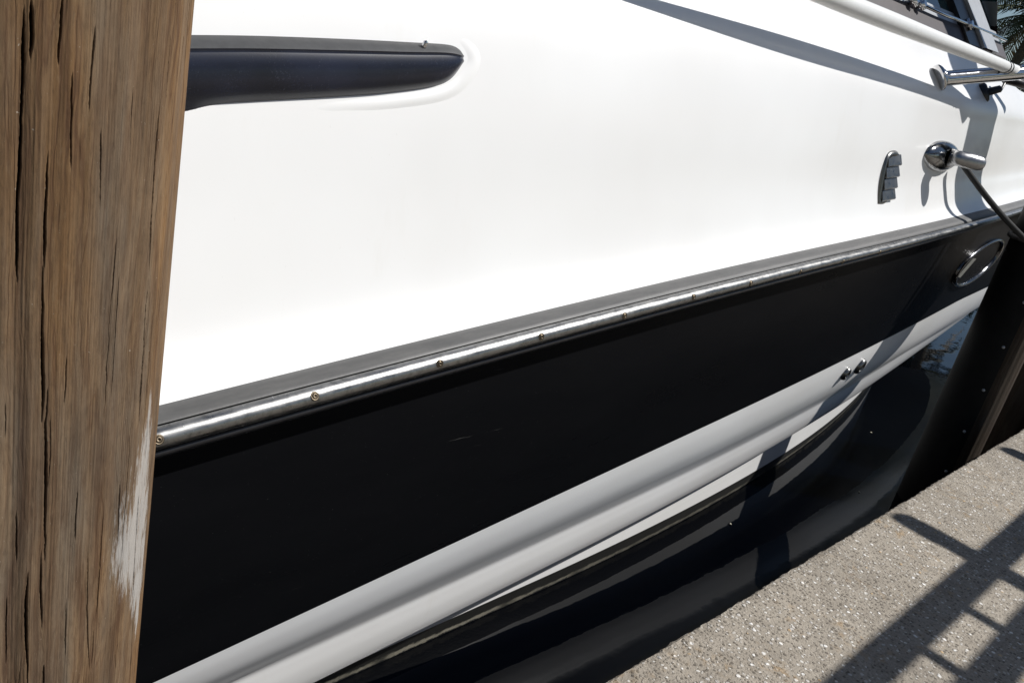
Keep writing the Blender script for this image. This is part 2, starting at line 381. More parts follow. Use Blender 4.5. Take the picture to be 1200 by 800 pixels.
rnd = random.Random(12); mb = MB()
for x, y in [(-1.70, 4.05), (-1.9, 6.4), (-1.5, 5.3)]:
    r_ = rnd.uniform(0.004, 0.0085); a0 = rnd.uniform(0, 6); n = 7
    P = [Vector((x + r_ * (1.5 if k % 3 else 0.9) * math.cos(a0 + k * 0.9), y + r_ * math.sin(a0 + k * 0.9), 0.003 + 0.002 * (k % 2))) for k in range(n)]
    Q = [p + Vector((0, 0, 0.002)) for p in P]
    mb.add(P + Q, [tuple(range(n)), tuple(range(2 * n - 1, n - 1, -1))] + [(k, (k + 1) % n, n + (k + 1) % n, n + k) for k in range(n)])
tag(mb.build('floating_debris', mat_plain('pale_flotsam', (0.40, 0.38, 0.30), 0.8, 0.4, 60, 0.2)), 'tiny pale bits floating on the dark water beside the hull', 'debris', kind='stuff')

# ------------------------------------------------------------------ motor boat
CLX = -3.2
def fx(A, y0, L):
    return lambda y: CLX + A * max(1 - max((y - y0) / L, 0) ** 2, 0) ** 0.745
def quad(a, b, c, y1):
    # quadratic inside the measured span, straight beyond it
    f = lambda y: a * y * y + b * y + c
    d = 2 * a * y1 + b
    d0 = b
    return lambda y: f(y) if 0 <= y <= y1 else (f(y1) + d * 0.6 * (y - y1) if y > y1 else c + d0 * y * 0.5)
ROW = {
    'L0': (1.745, 3.5, 9.6, quad(-0.005, 0.120, 1.355, 6.5)),
    'L1': (1.780, 3.5, 9.6, quad(-0.0045, 0.114, 1.350, 6.5)),
    'L2': (1.780, 3.5, 9.6, quad(-0.0035, 0.1135, 1.300, 6.5)),
    'L4': (1.620, 3.2, 13.0, quad(0.0, 0.114, 0.497, 6.2)),
    'L5': (1.515, 3.0, 10.5, quad(0.005, 0.050, 0.305, 6.1)),
    'L6': (1.485, 2.6, 9.2, quad(0.001, 0.071, 0.072, 6.5)),
    'L7': (1.405, 2.5, 6.9, quad(-0.004, 0.032, 0.045, 5.0)),
}
YA = -4.0; NS = 150
QS = [1 - (1 - i / (NS - 1)) ** 1.35 for i in range(NS)]
def row(name, dx=0.0, dz=0.0):
    A, y0, L, zf = ROW[name]; f = fx(A, y0, L); tip = y0 + L; out = []
    for q in QS:
        y = YA + q * (tip - YA); x = f(y); k = min(1, (x - CLX) / 0.5)
        out.append(Vector((x + dx * k, y, zf(y) + dz)))
    return out
def between(a, b, t, dx=0, dz=0):
    return [p.lerp(q, t) + Vector((dx * min(1, (p.x - CLX) / 0.5), 0, dz)) for p, q in zip(a, b)]
def mirror(p): return Vector((2 * CLX - p.x, p.y, p.z))
def loft(name, rows, mat, parent, sub=4, both=True, spline=True, trans=False):
    mb = MB(); secs = []
    for i in range(NS):
        P = [r[i] for r in rows]; secs.append(catmull(P, sub) if spline else P)
    mb.grid(secs)
    if both: mb.grid([[mirror(p) for p in s] for s in secs], flip=True)
    if trans and both:
        s0 = secs[0]; a = s0 + [mirror(p) for p in reversed(s0)]; mb.add(a, [tuple(range(len(a)))])
    return mb.build(name, mat, parent, fix=False)
BOAT = empty('motor_boat', (CLX, 3.0, 0.0))
tag(BOAT, 'large white motor boat with black topsides moored along the concrete dock', 'boat')
r0, r1, r2, r4, r5, r6, r7 = (row(k) for k in ('L0', 'L1', 'L2', 'L4', 'L5', 'L6', 'L7'))
# black topside panel
top_in = row('L2', -0.035, -0.012)
hull = loft('topside_panel', [top_in, between(top_in, r4, 0.30, 0.010), between(top_in, r4, 0.65, 0.010), between(top_in, r4, 0.93, 0.003), r4], M_BLACK, BOAT, 6, trans=True)
# white lower band with the concave valley and rolled chine
lower_rows = [between(r4, r5, 0, 0, 0.0), between(r4, r5, 0.25, 0.017), between(r4, r5, 0.52, 0.027), between(r4, r5, 0.74, 0.022), between(r4, r5, 0.90, 0.010),
              between(r5, r6, 0.05, 0.000), between(r5, r6, 0.24, 0.002), between(r5, r6, 0.50, 0.0065), between(r5, r6, 0.80, 0.006), r6]
lower = loft('lower_hull_band', lower_rows, M_WHITE, BOAT, 5, trans=True)
und = between(r6, row('L7', 0.0, 0.0), 0.85, 0, 0)
und = [Vector((a.x * 0.15 + b.x * 0.85, a.y * 0.15 + b.y * 0.85, a.z + 0.004)) for a, b in zip(r6, r7)]
r7t = [Vector((b.x, b.y, a.z - 0.01)) for a, b in zip(r6, r7)]
loft('chine_underside', [r6, und, r7t, between(r7t, r7, 0.5), r7], M_WHITE, BOAT, 3, spline=False)
b1 = [Vector((p.x - 0.01, p.y, p.z * 0.45)) for p in r7]; b2 = [Vector((p.x - 0.05, p.y, -0.10)) for p in r7]
b3 = [Vector((CLX + (p.x - CLX) * 0.75, p.y, -0.45)) for p in r7]; b4 = [Vector((CLX, p.y, -0.75)) for p in r7]
loft('bottom_paint', [r7, b1, b2, b3, b4], M_FOUL, BOAT, 3, spline=False)
# rub rail: grey rubber shoulder, half round steel, black lip
sh_in = row('L0', -0.012, 0.006)
railo = loft('rub_rail', [sh_in, r0, between(r0, r1, 0.55, 0.006, 0.002), between(r0, r1, 1.0, -0.001, 0.0015)], M_RUB, BOAT, 3)
def halfround(nm, ra, rb, bulge, mat, parent, n=9):
    rows = []
    for k in range(n):
        a = math.pi * k / (n - 1); t = 0.5 - 0.5 * math.cos(a)
        rows.append(between(ra, rb, t, bulge * math.sin(a)))
    return loft(nm, rows, mat, parent, 1, spline=False)
steel = halfround('steel_insert', between(r1, r2, 0.02), r2, 0.026, M_STEEL, railo)
halfround('lower_lip', row('L2', 0.006, -0.002), row('L2', -0.004, -0.026), 0.010, M_DARK, railo, 6)
loft('rail_underside', [row('L2', -0.004, -0.026), row('L2', -0.04, -0.020)], M_DARK, railo, 1, spline=False)

# white deck moulding from the rub rail up to the windscreen base
XR = fx(*ROW['L0'][:3]); ZR = ROW['L0'][3]
def off4(y): return 0.13 + 0.045 * max(0, 4.8 - max(y, -1)) 
def z4(y): return 2.38 + 0.028 * max(0, y - 4.6) - 0.02 * max(0, y - 7)
def deck_row(o, z):
    out = []; tip = ROW['L0'][1] + ROW['L0'][2]
    for q in QS:
        y = YA + q * (tip - YA); b = XR(y); k = min(1, max(0, (b - CLX) / 1.0))
        out.append(Vector((b - o(y) * k, y, z(y))))
    return out
def hz(t): return lambda y: ZR(y) + t * (z4(y) - ZR(y))
def drop(y): return 1 - smooth((y - 5.75) / 0.7)
def up(h): return lambda y: z4(y) + 0.13 + h * drop(y)
fill = lambda y, e: e
deck_rows = [deck_row(lambda y: 0.012, lambda y: ZR(y) + 0.006),
    deck_row(lambda y: 0.030, lambda y: ZR(y) + 0.020), deck_row(lambda y: 0.058, lambda y: ZR(y) + 0.060),
    deck_row(lambda y: 0.072 + 0.06 * off4(y), lambda y: ZR(y) + 0.125),
    deck_row(lambda y: 0.070 + 0.22 * off4(y), hz(0.36)),
    deck_row(lambda y: 0.058 + 0.42 * off4(y), hz(0.62)), deck_row(lambda y: 0.04 + 0.68 * off4(y), hz(0.85)), deck_row(lambda y: 0.01 + off4(y), z4),
    deck_row(lambda y: off4(y) + 0.055, lambda y: z4(y) + 0.065), deck_row(lambda y: off4(y) + 0.105, lambda y: z4(y) + 0.115),
    deck_row(lambda y: off4(y) + 0.140, up(0.035)), deck_row(lambda y: off4(y) + 0.175, up(0.10)), deck_row(lambda y: off4(y) + 0.225, up(0.18)),
    deck_row(lambda y: off4(y) + 0.275, up(0.235)), deck_row(lambda y: off4(y) + 0.36, up(0.265))]
tipd = [Vector((CLX, p.y, p.z + 0.10)) for p in deck_rows[-1]]
deck_rows += [between(deck_rows[-1], tipd, 0.5, 0, 0.04), tipd]
deck = loft('deck_moulding', deck_rows, M_WHITE, BOAT, 5, trans=True)

def bvh(o):
    me = o.data; return BVHTree.FromPolygons([v.co.copy() for v in me.vertices], [tuple(p.vertices) for p in me.polygons])
T_DECK, T_HULL, T_LOW, T_STEEL = bvh(deck), bvh(hull), bvh(lower), bvh(steel)
def hit(tree, px, py):
    for dy in (0, 1, -1, 2, -2, 3, -3, 4, -4, 6, -6, 8, -8, 11, -11):
        d = ray(px, py + dy); loc, nor, _, _ = tree.ray_cast(ORG, d)
        if loc is not None:
            if dy: print('moved', px, py, dy)
            return loc, (-nor if nor.dot(d) > 0 else nor)
    raise RuntimeError(f'no hit {px},{py}')

# screws along the steel insert
proto = None
for px, py in [(186, 515), (369, 464), (515.5, 426), (634.5, 394.5), (732, 370), (813, 348), (880, 332), (938, 319), (988, 307), (1031, 297)]:
    loc, nor = hit(T_STEEL, px, py)
    if proto is None:
        mb = MB(); I = Matrix.Identity(4)
        mb.lathe([(0.0135, -0.003), (0.0135, 0.0012), (0.0105, 0.0022), (0.0095, 0.0005), (0.0088, 0.0016), (0.0066, 0.0036), (0.0036, 0.0044), (0.0030, 0.0012), (0.0002, 0.0006)], I, 16)
        proto = mb.build('screw', M_BRASS, railo); o = proto
    else:
        o = proto.copy(); COL.objects.link(o); o.parent = railo
    o['local'] = 1
    Mx = frame_from(nor, Vector((0, 0, 1)), loc - BOAT.location) @ Matrix.Scale(0.78, 4)
    o.matrix_local = Mx

# black air scoop on the deck side, in a shallow moulded bed
topc = [(100, 41.5), (215, 41.5), (300, 42.5), (400, 46), (480, 50), (525, 53), (540, 60)]
midc = [(100, 57), (215, 57), (300, 57), (400, 59), (480, 61), (525, 62), (544, 66)]
lowc = [(100, 128), (215, 117), (300, 112), (400, 108), (460, 104), (520, 95), (544, 72)]
botc = [(100, 160), (212, 136), (250, 125), (300, 121), (400, 115), (462, 110), (521, 99), (545, 73)]
def resamp(pl, n):
    P = [np.array(p, float) for p in pl]; d = [0]
    for a, b in zip(P, P[1:]): d.append(d[-1] + np.linalg.norm(b - a))
    out = []
    ca = catmull([Vector((p[0], p[1], 0)) for p in P], 12); n0 = len(ca) - 1
    for k in range(n): 
        q = ca[round(k / (n - 1) * n0)]; out.append((q.x, q.y))
    return out
NF = 73; top_s = []
Tt, Tm, Tl, Tb = (resamp(c, NF) for c in (topc, midc, lowc, botc))
secs = []
for i in range(NF):
    s = i / (NF - 1); e = max(0.0, 1 - s ** 6) ** 0.5
    lt, nt_ = hit(T_DECK, *Tt[i]); lm, nm_ = hit(T_DECK, *Tm[i]); ll, nl_ = hit(T_DECK, *Tl[i]); lb, nb_ = hit(T_DECK, *Tb[i])
    d = (0.030 * e + 0.002)
    rt = -ray(*Tm[i]); rl = -ray(*Tl[i]); rb = -ray(*Tb[i])
    # raise the ridge and the lower nose off the deck along the line of sight, keep outline edges on the deck
    A = lt - nt_ * 0.004; B = lt + nt_ * 0.004 * e
    Cc = lm + rt * d * 1.35; E_ = ll + rl * d * 0.55; G = lb - nb_ * 0.004
    top_s.append([A, B, B.lerp(Cc, 0.5) + nt_ * 0.002 * e, B.lerp(Cc, 0.93) + nt_ * 0.001 * e, Cc])
    lip = Cc + Vector((-0.002, 0, -0.005))
    secs.append([Cc, lip, lip.lerp(E_, 0.04) + nm_ * 0.0015 * e, lip.lerp(E_, 0.3) + nm_ * 0.009 * e, lip.lerp(E_, 0.65) + nm_ * 0.011 * e, lip.lerp(E_, 0.88) + nm_ * 0.006 * e, E_, E_.lerp(G, 0.4), G])
mb = MB(); mb.grid(secs); scoop = mb.build('air_scoop', M_FIN, BOAT)
mb = MB(); mb.grid(top_s); mb.build('top_ledge', M_LEDGE, scoop)
bed = MB(); rings = []
line_ = resamp([(330, 120), (400, 115), (462, 110), (521, 99), (545, 74), (541, 60), (526, 52)], 70)
for i in range(70):
    x, y = line_[i]; xa_, ya_ = line_[max(i - 1, 0)]; xb_, yb_ = line_[min(i + 1, 69)]
    tx, ty = xb_ - xa_, yb_ - ya_; L_ = math.hypot(tx, ty); nx, ny = -ty / L_, tx / L_
    if i / 69 < 2 and nx * (x - 400) + ny * (y - 80) < 0: nx, ny = -nx, -ny
    e = math.sin(math.pi * min(1, max(0, i / 69))) ** 1.2; ring = []
    for k in range(13):
        u = k / 12; l_, n_ = hit(T_DECK, x + nx * (-3 + 25 * u), y + ny * (-3 + 25 * u))
        ring.append(l_ + n_ * (-0.0012 + 0.0048 * e * math.sin(math.pi * u) ** 2))
    rings.append(ring)
bed.grid(rings); bed.build('scoop_bed', M_WHITE, BOAT)
mb = MB(); lo_, no_ = hit(T_DECK, 491.5, 52); q = lo_ + no_ * 0.024
mb.lathe([(0.0001, 0.006), (0.004, 0.005), (0.0062, 0.002), (0.0065, -0.010)], frame_from(Vector((0.4, 0, 1)), loc=q), 14)
mb.build('screw', M_CHROME, scoop)

# louvred vent
vent = MB(); V = [hit(T_DECK, *p) for p in [(1029, 186), (1050, 183), (1053, 190), (1050, 218), (1037, 234), (1024, 233)]]
vc, vn = hit(T_DECK, 1040, 208)
ax_y = (V[1][0] - V[0][0]).normalized(); ax_z = vn.cross(ax_y).normalized()
if ax_z.z < 0: ax_z = -ax_z
ax_y = ax_z.cross(vn); 
if ax_y.y < 0: ax_y = -ax_y
def VP(a, b, c): return vc + ax_y * a + ax_z * b + vn * c
pa, pb = [], []
outl = [(-0.085, -0.118), (-0.010, -0.124), (0.045, -0.095), (0.072, -0.03), (0.076, 0.06), (0.060, 0.108), (0.0, 0.122), (-0.060, 0.106), (-0.082, 0.03)]
outl = [(p.x, p.y) for p in catmull([Vector((a, b, 0)) for a, b in outl + [outl[0]]], 5)][:-1]
rings = [[VP(a * s, b * s, h) for a, b in outl] for s, h in ((1.0, -0.01), (1.0, 0.004), (0.93, 0.013), (0.80, 0.014), (0.78, 0.004), (0.01, 0.004))]
vent.grid(rings, closed_v=True)
ventp = vent.build('louvred_vent', M_DULL, BOAT)
for k in range(4):
    b = 0.075 - k * 0.052; lv = MB(); a0, a1 = (-0.056, 0.074)
    pr = [(0.0, 0.022, 0.004), (0.012, 0.014, 0.022), (0.040, -0.012, 0.026), (0.044, -0.022, 0.018), (0.038, -0.024, 0.004)]
    pr = [(-0.004, 0.026, 0.003), (-0.002, 0.0255, 0.014), (0.0, -0.018, 0.026), (0.0, -0.023, 0.022), (0.0, -0.010, 0.018), (0.0, 0.010, 0.003)]
    Ls = [VP(a0, b + y, h * 0.8) for _, y, h in pr]; Rs = [VP(a1, b + y, h) for _, y, h in pr]
    n = len(pr); lv.add(Ls + Rs, [(i, (i + 1) % n, n + (i + 1) % n, n + i) for i in range(n)] + [tuple(range(n)), tuple(range(2 * n - 1, n - 1, -1))])
    lv.build('louvre', M_DULL, ventp)

# cleat: domed base with a swivel horn
c0, cn = hit(T_DECK, 1102, 183)
along = Vector((0, 1, 0)); along = (along - cn * along.dot(cn)).normalized(); upv = cn.cross(along)
if upv.z < 0: upv = -upv
Mc = Matrix((along, upv, cn)).transposed().to_4x4(); Mc.translation = c0
mb = MB(); mb.lathe([(0.158, -0.02), (0.158, 0.008), (0.150, 0.020), (0.125, 0.034), (0.080, 0.044), (0.035, 0.048), (0.0005, 0.049)], Mc, 32, 1.42, 0.48)
cleat = mb.build('cleat', M_CAST, BOAT)
p_a = hit(T_DECK, 1099, 181)[0]; p_b = hit(T_DECK, 1130, 181)[0]
ha = p_a + cn * 0.080; hb = ha + Vector((0.60, 0.79, -0.01)) * 0.150
hd = (hb - ha); mb = MB()
pts = [ha - hd * 0.12, ha - hd * 0.02, ha + hd * 0.12, ha + hd * 0.5, ha + hd * 0.9, hb + hd * 0.06, hb + hd * 0.14]
mb.tube(pts, [0.012, 0.028, 0.036, 0.039, 0.038, 0.031, 0.013], 16, sx=0.95); mb.build('horn', mat_metal('worn_horn_metal', (0.34, 0.34, 0.345), 0.25, 0.42), cleat)
mb = MB(); mb.tube([p_a + cn * 0.02 + hd * 0.3, ha + hd * 0.45], [0.045, 0.030], 14); mb.build('horn_post', M_CAST, cleat)

# porthole low on the bow
pc, pn = hit(T_HULL, 1146, 307)
pA = hit(T_HULL, 1117, 334)[0]; pB = hit(T_HULL, 1174, 281)[0]
xa = (pB - pA); la = xa.length / 2; xa.normalize(); xa = (xa - pn * xa.dot(pn)).normalized(); ya = pn.cross(xa)
pm = (pA + pB) / 2
q1 = hit(T_HULL, 1138, 298)[0]; q2 = hit(T_HULL, 1154, 316)[0]; lb_ = max(0.08, abs((q2 - q1).dot(ya)) / 2)
vv = (q2 - q1) / 2; vv = vv - pn * vv.dot(pn); yq = vv.normalized(); lb_ = vv.length
print('porthole', la, lb_, xa.dot(yq))
Mp = Matrix((xa, yq, pn)).transposed().to_4x4(); Mp.translation = pm
mb = MB()
mb.lathe([(1.0, -0.02), (1.0, 0.010), (0.975, 0.019), (0.93, 0.021), (0.89, 0.014), (0.875, -0.004)], Mp, 48, la, lb_)
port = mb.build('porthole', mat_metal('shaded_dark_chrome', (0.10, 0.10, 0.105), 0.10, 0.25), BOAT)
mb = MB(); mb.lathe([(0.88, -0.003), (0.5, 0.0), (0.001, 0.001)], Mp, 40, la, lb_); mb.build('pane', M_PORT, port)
mb = MB()
P = [Mp @ Vector((la * a, lb_ * b, h)) for a, b, h in ((-0.74, -0.36, 0.004), (-0.05, -0.62, 0.004), (0.0, -0.46, 0.009), (-0.72, -0.18, 0.009))]
Q = [p - pn * 0.008 for p in P]; mb.add(P + Q, [(0, 1, 2, 3), (4, 5, 6, 7), (0, 1, 5, 4), (1, 2, 6, 5), (2, 3, 7, 6), (3, 0, 4, 7)])
mb.build('inner_ledge', mat_plain('grey_plastic_ledge', (0.16, 0.165, 0.15), 0.5, 0.2, 40, 0.1), port)

# two small through-hull drains on the white band
for (px, py, r) in ((990, 437, 0.036), (1007, 428.5, 0.044)):
    dl, dn = hit(T_LOW, px, py); Md = frame_from(dn, Vector((0, 0, 1)), dl)
    mb = MB(); mb.lathe([(1.0, -0.01), (1.0, 0.006), (0.92, 0.014), (0.80, 0.020), (0.62, 0.022), (0.55, 0.012), (0.52, -0.004)], Md, 24, r, r * 1.15)
    dr = mb.build('drain_fitting', M_DULL, BOAT)
    mb = MB(); mb.lathe([(0.56, 0.010), (0.3, -0.002), (0.001, -0.004)], Md, 20, r, r * 1.15); mb.build('drain_hole', M_DARK, dr)

# grab rail tube with its flange
g0, gn = hit(T_DECK, 1098, 93)
g1 = at_y(1196, 85, g0.y + 0.50)
gd = (g1 - g0).normalized()
mb = MB(); n_ = 24
gp = [g0 + gd * (0.62 * k / 12) for k in range(13)] + [g0 + gd * 0.63, g0 + gd * 0.635]
mb.tube(gp, [0.036] * 13 + [0.031, 0.022], 18)
grab = mb.build('grab_rail', M_CHROME, BOAT)
mb = MB(); mb.lathe([(0.0005, -0.010), (0.062, -0.010), (0.064, 0.002), (0.058, 0.010), (0.040, 0.013), (0.036, 0.026)], frame_from((gd * 1.6 + gn).normalized(), loc=g0 + gn * 0.012), 28); mb.build('flange', M_CHROME, grab)
l2, n2 = hit(T_DECK, 1154, 109)
mb = MB(); Mn = frame_from((n2 + Vector((0.3, 0.5, 0))).normalized(), loc=l2)
mb.lathe([(0.055, -0.03), (0.055, 0.004), (0.046, 0.013), (0.022, 0.017), (0.019, 0.075), (0.010, 0.082), (0.0005, 0.083)], Mn, 22); eye = mb.build('deck_socket', M_DARK, BOAT)
mb = MB(); e0 = l2 + Mn.to_3x3() @ Vector((0, 0, 0.075)); e1 = at_y(1179, 94, e0.y + 0.22)
pts = [e0.lerp(e1, t) - Vector((0, 0, 0.035 * math.sin(math.pi * t))) for t in [k / 10 for k in range(11)]]
mb.tube(pts, 0.0075, 8); mb.build('lanyard', M_DULL, eye)
e2 = at_y(1186, 95, e1.y + 0.03)
mb = MB(); mb.tube([e1 + Vector((0, -.03, .0)), e1, e2, at_y(1215, 104, e1.y + 0.2)], [0.018, 0.024, 0.026, 0.024], 10); mb.build('clip', M_DARK, grab)

# white pole carried above the coach side; its depth follows from where its shadow lies
def solve(sh, line):
    loc, nor = hit(T_DECK, *sh); best = None
    (x0, y0), (x1, y1) = line
    for k in range(1, 900):
        P = loc + SUN * (k * 0.001); a, b = proj(P)
        d = (y1 - y0) * (a - x0) - (x1 - x0) * (b - y0)
        if best is None or abs(d) < best[0]: best = (abs(d), P, k)
    return best[1], best[2]
line = ((1010, 12), (1180, 79))
Pa, ka = solve((985, 72), line); Pb, kb = solve((1087, 105), line)
print('pole', Pa, ka, Pb, kb, proj(Pa), proj(Pb))
pd = (Pb - Pa); 
def pole_at(t): return Pa + pd * t
te = [k for k in np.linspace(0, 3, 301) if proj(pole_at(k))[0] < 1190][-1]
tsn = np.linspace(-1.7, te, 40)
mb = MB(); mb.tube([pole_at(t) for t in tsn], [(0.034 - 0.006 * max(0, t)) * smooth((t + 2.6) / 2.4) + 0.002 for t in tsn], 16)
pole = mb.build('pole', M_POLE, BOAT)
for dt in (0.125, 0.165):
    c = pole_at(te - dt); mb = MB(); mb.tube([c - pd.normalized() * 0.004, c + pd.normalized() * 0.004], 0.0275 + 0.002, 18); mb.build('ring', M_DARK, pole)
mb = MB(); mb.tube([pole_at(te - 0.004), pole_at(te + 0.012), pole_at(te + 0.25), pole_at(te + 0.5)], [0.026, 0.033, 0.031, 0.028], 16); mb.build('ferrule', M_DARK, pole)

# windscreen
def wbase(y): 
    return Vector((XR(y) - off4(y) - 0.29 + 0.02, y, z4(y) + 0.13 + 0.24))
yws = np.linspace(-1.5, 5.75, 60)
IN = Vector((-0.42, -0.36, 0.62))                 # rake of the screen
def strip(a0, a1, th, ys):
    mb = MB(); out = Vector((0.85, 0, 0.4)).normalized(); P = []
    for y in ys:
        b = wbase(y); p0 = b + IN * a0; p1 = b + IN * a1
        P.append([p0, p0 + out * th, p1 + out * th, p1])
    mb.grid(P, closed_v=True, smooth=False)
    n = len(P); base = 0
    mb.add(P[0], [(0, 1, 2, 3)]); mb.add(P[-1], [(0, 1, 2, 3)]); return mb
ws = strip(-0.15, -0.03, 0.030, yws).build('windscreen', M_TRIM, BOAT)
strip(-0.028, 0.055, 0.022, yws).build('frame_rail', M_FRAME, ws)
strip(0.055, 1.3, 0.010, yws).build('pane', M_GLASS, ws)
mb = MB(); out = Vector((0.85, 0, 0.4)).normalized()
rodp = [wbase(y) - IN * 0.02 + out * 0.055 for y in yws]; mb.tube(rodp, 0.009, 10); mb.build('rod', M_CHROME, ws)
for y in (4.24, 4.33, 5.0, 1.6, 2.6):
    mb = MB(); c = wbase(y) - IN * 0.02; mb.tube([c + out * 0.02, c + out * 0.075], 0.016, 10); mb.tube([c + out * 0.055 - IN * 0.035, c + out * 0.055 + IN * 0.04], 0.012, 8)
    mb.build('bracket', M_CHROME, ws)
# corner pillar and return of the front screen
cb = wbase(5.75)
def pillar(y0, y1, o0, o1, nm, mat):
    a, b = wbase(y0), wbase(y1); mb = MB()
    A = [a + out * o0, a + out * o1, b + out * o1, b + out * o0]
    P = [[q + IN * t + Vector((0, -0.04 * t * t, 0)) for q in A] for t in (-0.16, 0, 0.25, 0.5, 0.8, 1.35)]; mb.grid(P, closed_v=True, smooth=False); mb.build(nm, mat, ws)
pillar(4.92, 5.14, -0.02, 0.045, 'dark_pillar', M_DARK); pillar(5.145, 5.42, -0.02, 0.060, 'pillar', M_FRAME)
fr = []
for t in np.linspace(0, 1, 16):
    fr.append(cb.lerp(Vector((CLX, 6.35, cb.z + 0.04)), t) + Vector((0, 0.30 * math.sin(t * math.pi / 2) , 0)))
def fstrip(a0, a1, th):
    mb = MB(); o2 = Vector((0.1, 0.95, 0.3)).normalized(); P = []
    IN2 = Vector((-0.05, -0.55, 0.62))
    for c in fr:
        p0 = c + IN2 * a0; p1 = c + IN2 * a1; P.append([p0, p0 + o2 * th, p1 + o2 * th, p1])
    mb.grid(P, closed_v=True, smooth=False)
    mb.grid([[mirror(p) for p in s] for s in P], closed_v=True, smooth=False); return mb
fstrip(-0.15, 0.11, 0.03).build('front_trim', M_TRIM, ws); fstrip(0.11, 0.30, 0.02).build('front_frame_rail', M_FRAME, ws); fstrip(0.30, 1.2, 0.008).build('front_pane', M_GLASS, ws)

# registration of part origins
settle(BOAT)

# ------------------------------------------------------------------ mooring rope
rA = c0 + cn * 0.06 + along * 0.07
pile2 = Vector((-1.205, 5.68, 0)); PR = 0.158
rE = at_y(1196, 274, 5.30)
mb = MB(); pts = []
rS = hit(T_DECK, 1116, 190)[0] + cn * 0.05
tail = rE + (rE - rS) * 0.10
for k in range(31):
    t = k / 30; p = rS.lerp(tail, t); p.z -= 0.015 * math.sin(math.pi * t); pts.append(p)
for a in np.linspace(0, math.pi * 1.5, 18):
    pts.append(pile2 + Vector((-math.sin(a + 0.9) * (PR + 0.03), -math.cos(a + 0.9) * (PR + 0.03), tail.z - 0.02)))
mb.tube(pts, 0.0155, 10)
tag(mb.build('mooring_rope', M_ROPE), 'thin black mooring rope stretched from the chrome cleat over the rub rail', 'rope')

# ------------------------------------------------------------------ pilings
def polar(c, P): return math.atan2(P.y - c.y, P.x - c.x)
pile1 = Vector((0, 0, 0)); D1 = 1.185; azc = math.radians(65.2) + math.asin(0.2 / D1)
pile1 = Vector((-D1 * math.sin(azc), D1 * math.cos(azc), 0)); R1 = 0.2
print('near pile', pile1)
def on_pile(px, py):
    d = ray(px, py); a = d.x ** 2 + d.y ** 2; b = -2 * (d.x * pile1.x + d.y * pile1.y); c = pile1.x ** 2 + pile1.y ** 2 - R1 ** 2
    D = b * b - 4 * a * c
    if D < 0: D = 0
    t = (-b - math.sqrt(D)) / (2 * a); P = ORG + d * t; return polar(pile1, P), P.z
view = polar(pile1, Vector((0, 0, 0)))
cracks = [  # pixel path, width px, depth m
    ([(37, 0), (37, 40), (35, 68)], 5, 0.016), ([(29, 8), (27, 80), (25, 150), (22, 235)], 5, 0.018), ([(22, 185), (20, 240), (20, 335)], 3.5, 0.012),
    ([(57, 178), (55, 215), (53, 260), (52, 318)], 3.5, 0.012), ([(50, 312), (50, 380), (51, 440), (50, 498)], 5.5, 0.02), ([(57, 455), (54, 500), (54, 560), (53, 660)], 5, 0.02),
    ([(49, 645), (48, 690), (50, 740)], 3, 0.01), ([(33, 670), (30, 720), (33, 805)], 5.5, 0.018),
    ([(75, -4), (71, 40), (70, 78)], 4, 0.01), ([(86, 85), (84, 150), (84, 200)], 3, 0.008), ([(113, 30), (108, 90), (105, 135)], 2.6, 0.006),
    ([(186, 108), (181, 160), (177, 215), (174, 270), (172, 325)], 4, 0.012), ([(172, 322), (168, 360), (166, 405), (163, 450), (160, 500)], 4, 0.011),
    ([(222, -5), (214, 40), (208, 90)], 3, 0.006), ([(160, 580), (156, 640), (153, 700)], 4, 0.014), ([(155, 690), (152, 760), (150, 805)], 3.5, 0.01),
    ([(19, 600), (20, 660)], 2.5, 0.006), ([(91, 575), (89, 635)], 2.6, 0.006), ([(52, 780), (52, 805)], 3, 0.01), ([(8, 700), (7, 780)], 2.5, 0.006),
    ([(140, 320), (135, 400), (130, 470)], 2.2, 0.004), ([(120, 150), (118, 250)], 2.0, 0.004), ([(142, 560), (138, 640)], 2, 0.004), ([(197, 40), (192, 120)], 2.4, 0.006), ([(104, 640), (103, 720), (105, 790)], 2, 0.004)]
CR = []
for path, wpx, dep in cracks:
    q = [on_pile(*p) for p in path]; CR.append(([a for a, z in q], [z for a, z in q], wpx, dep))
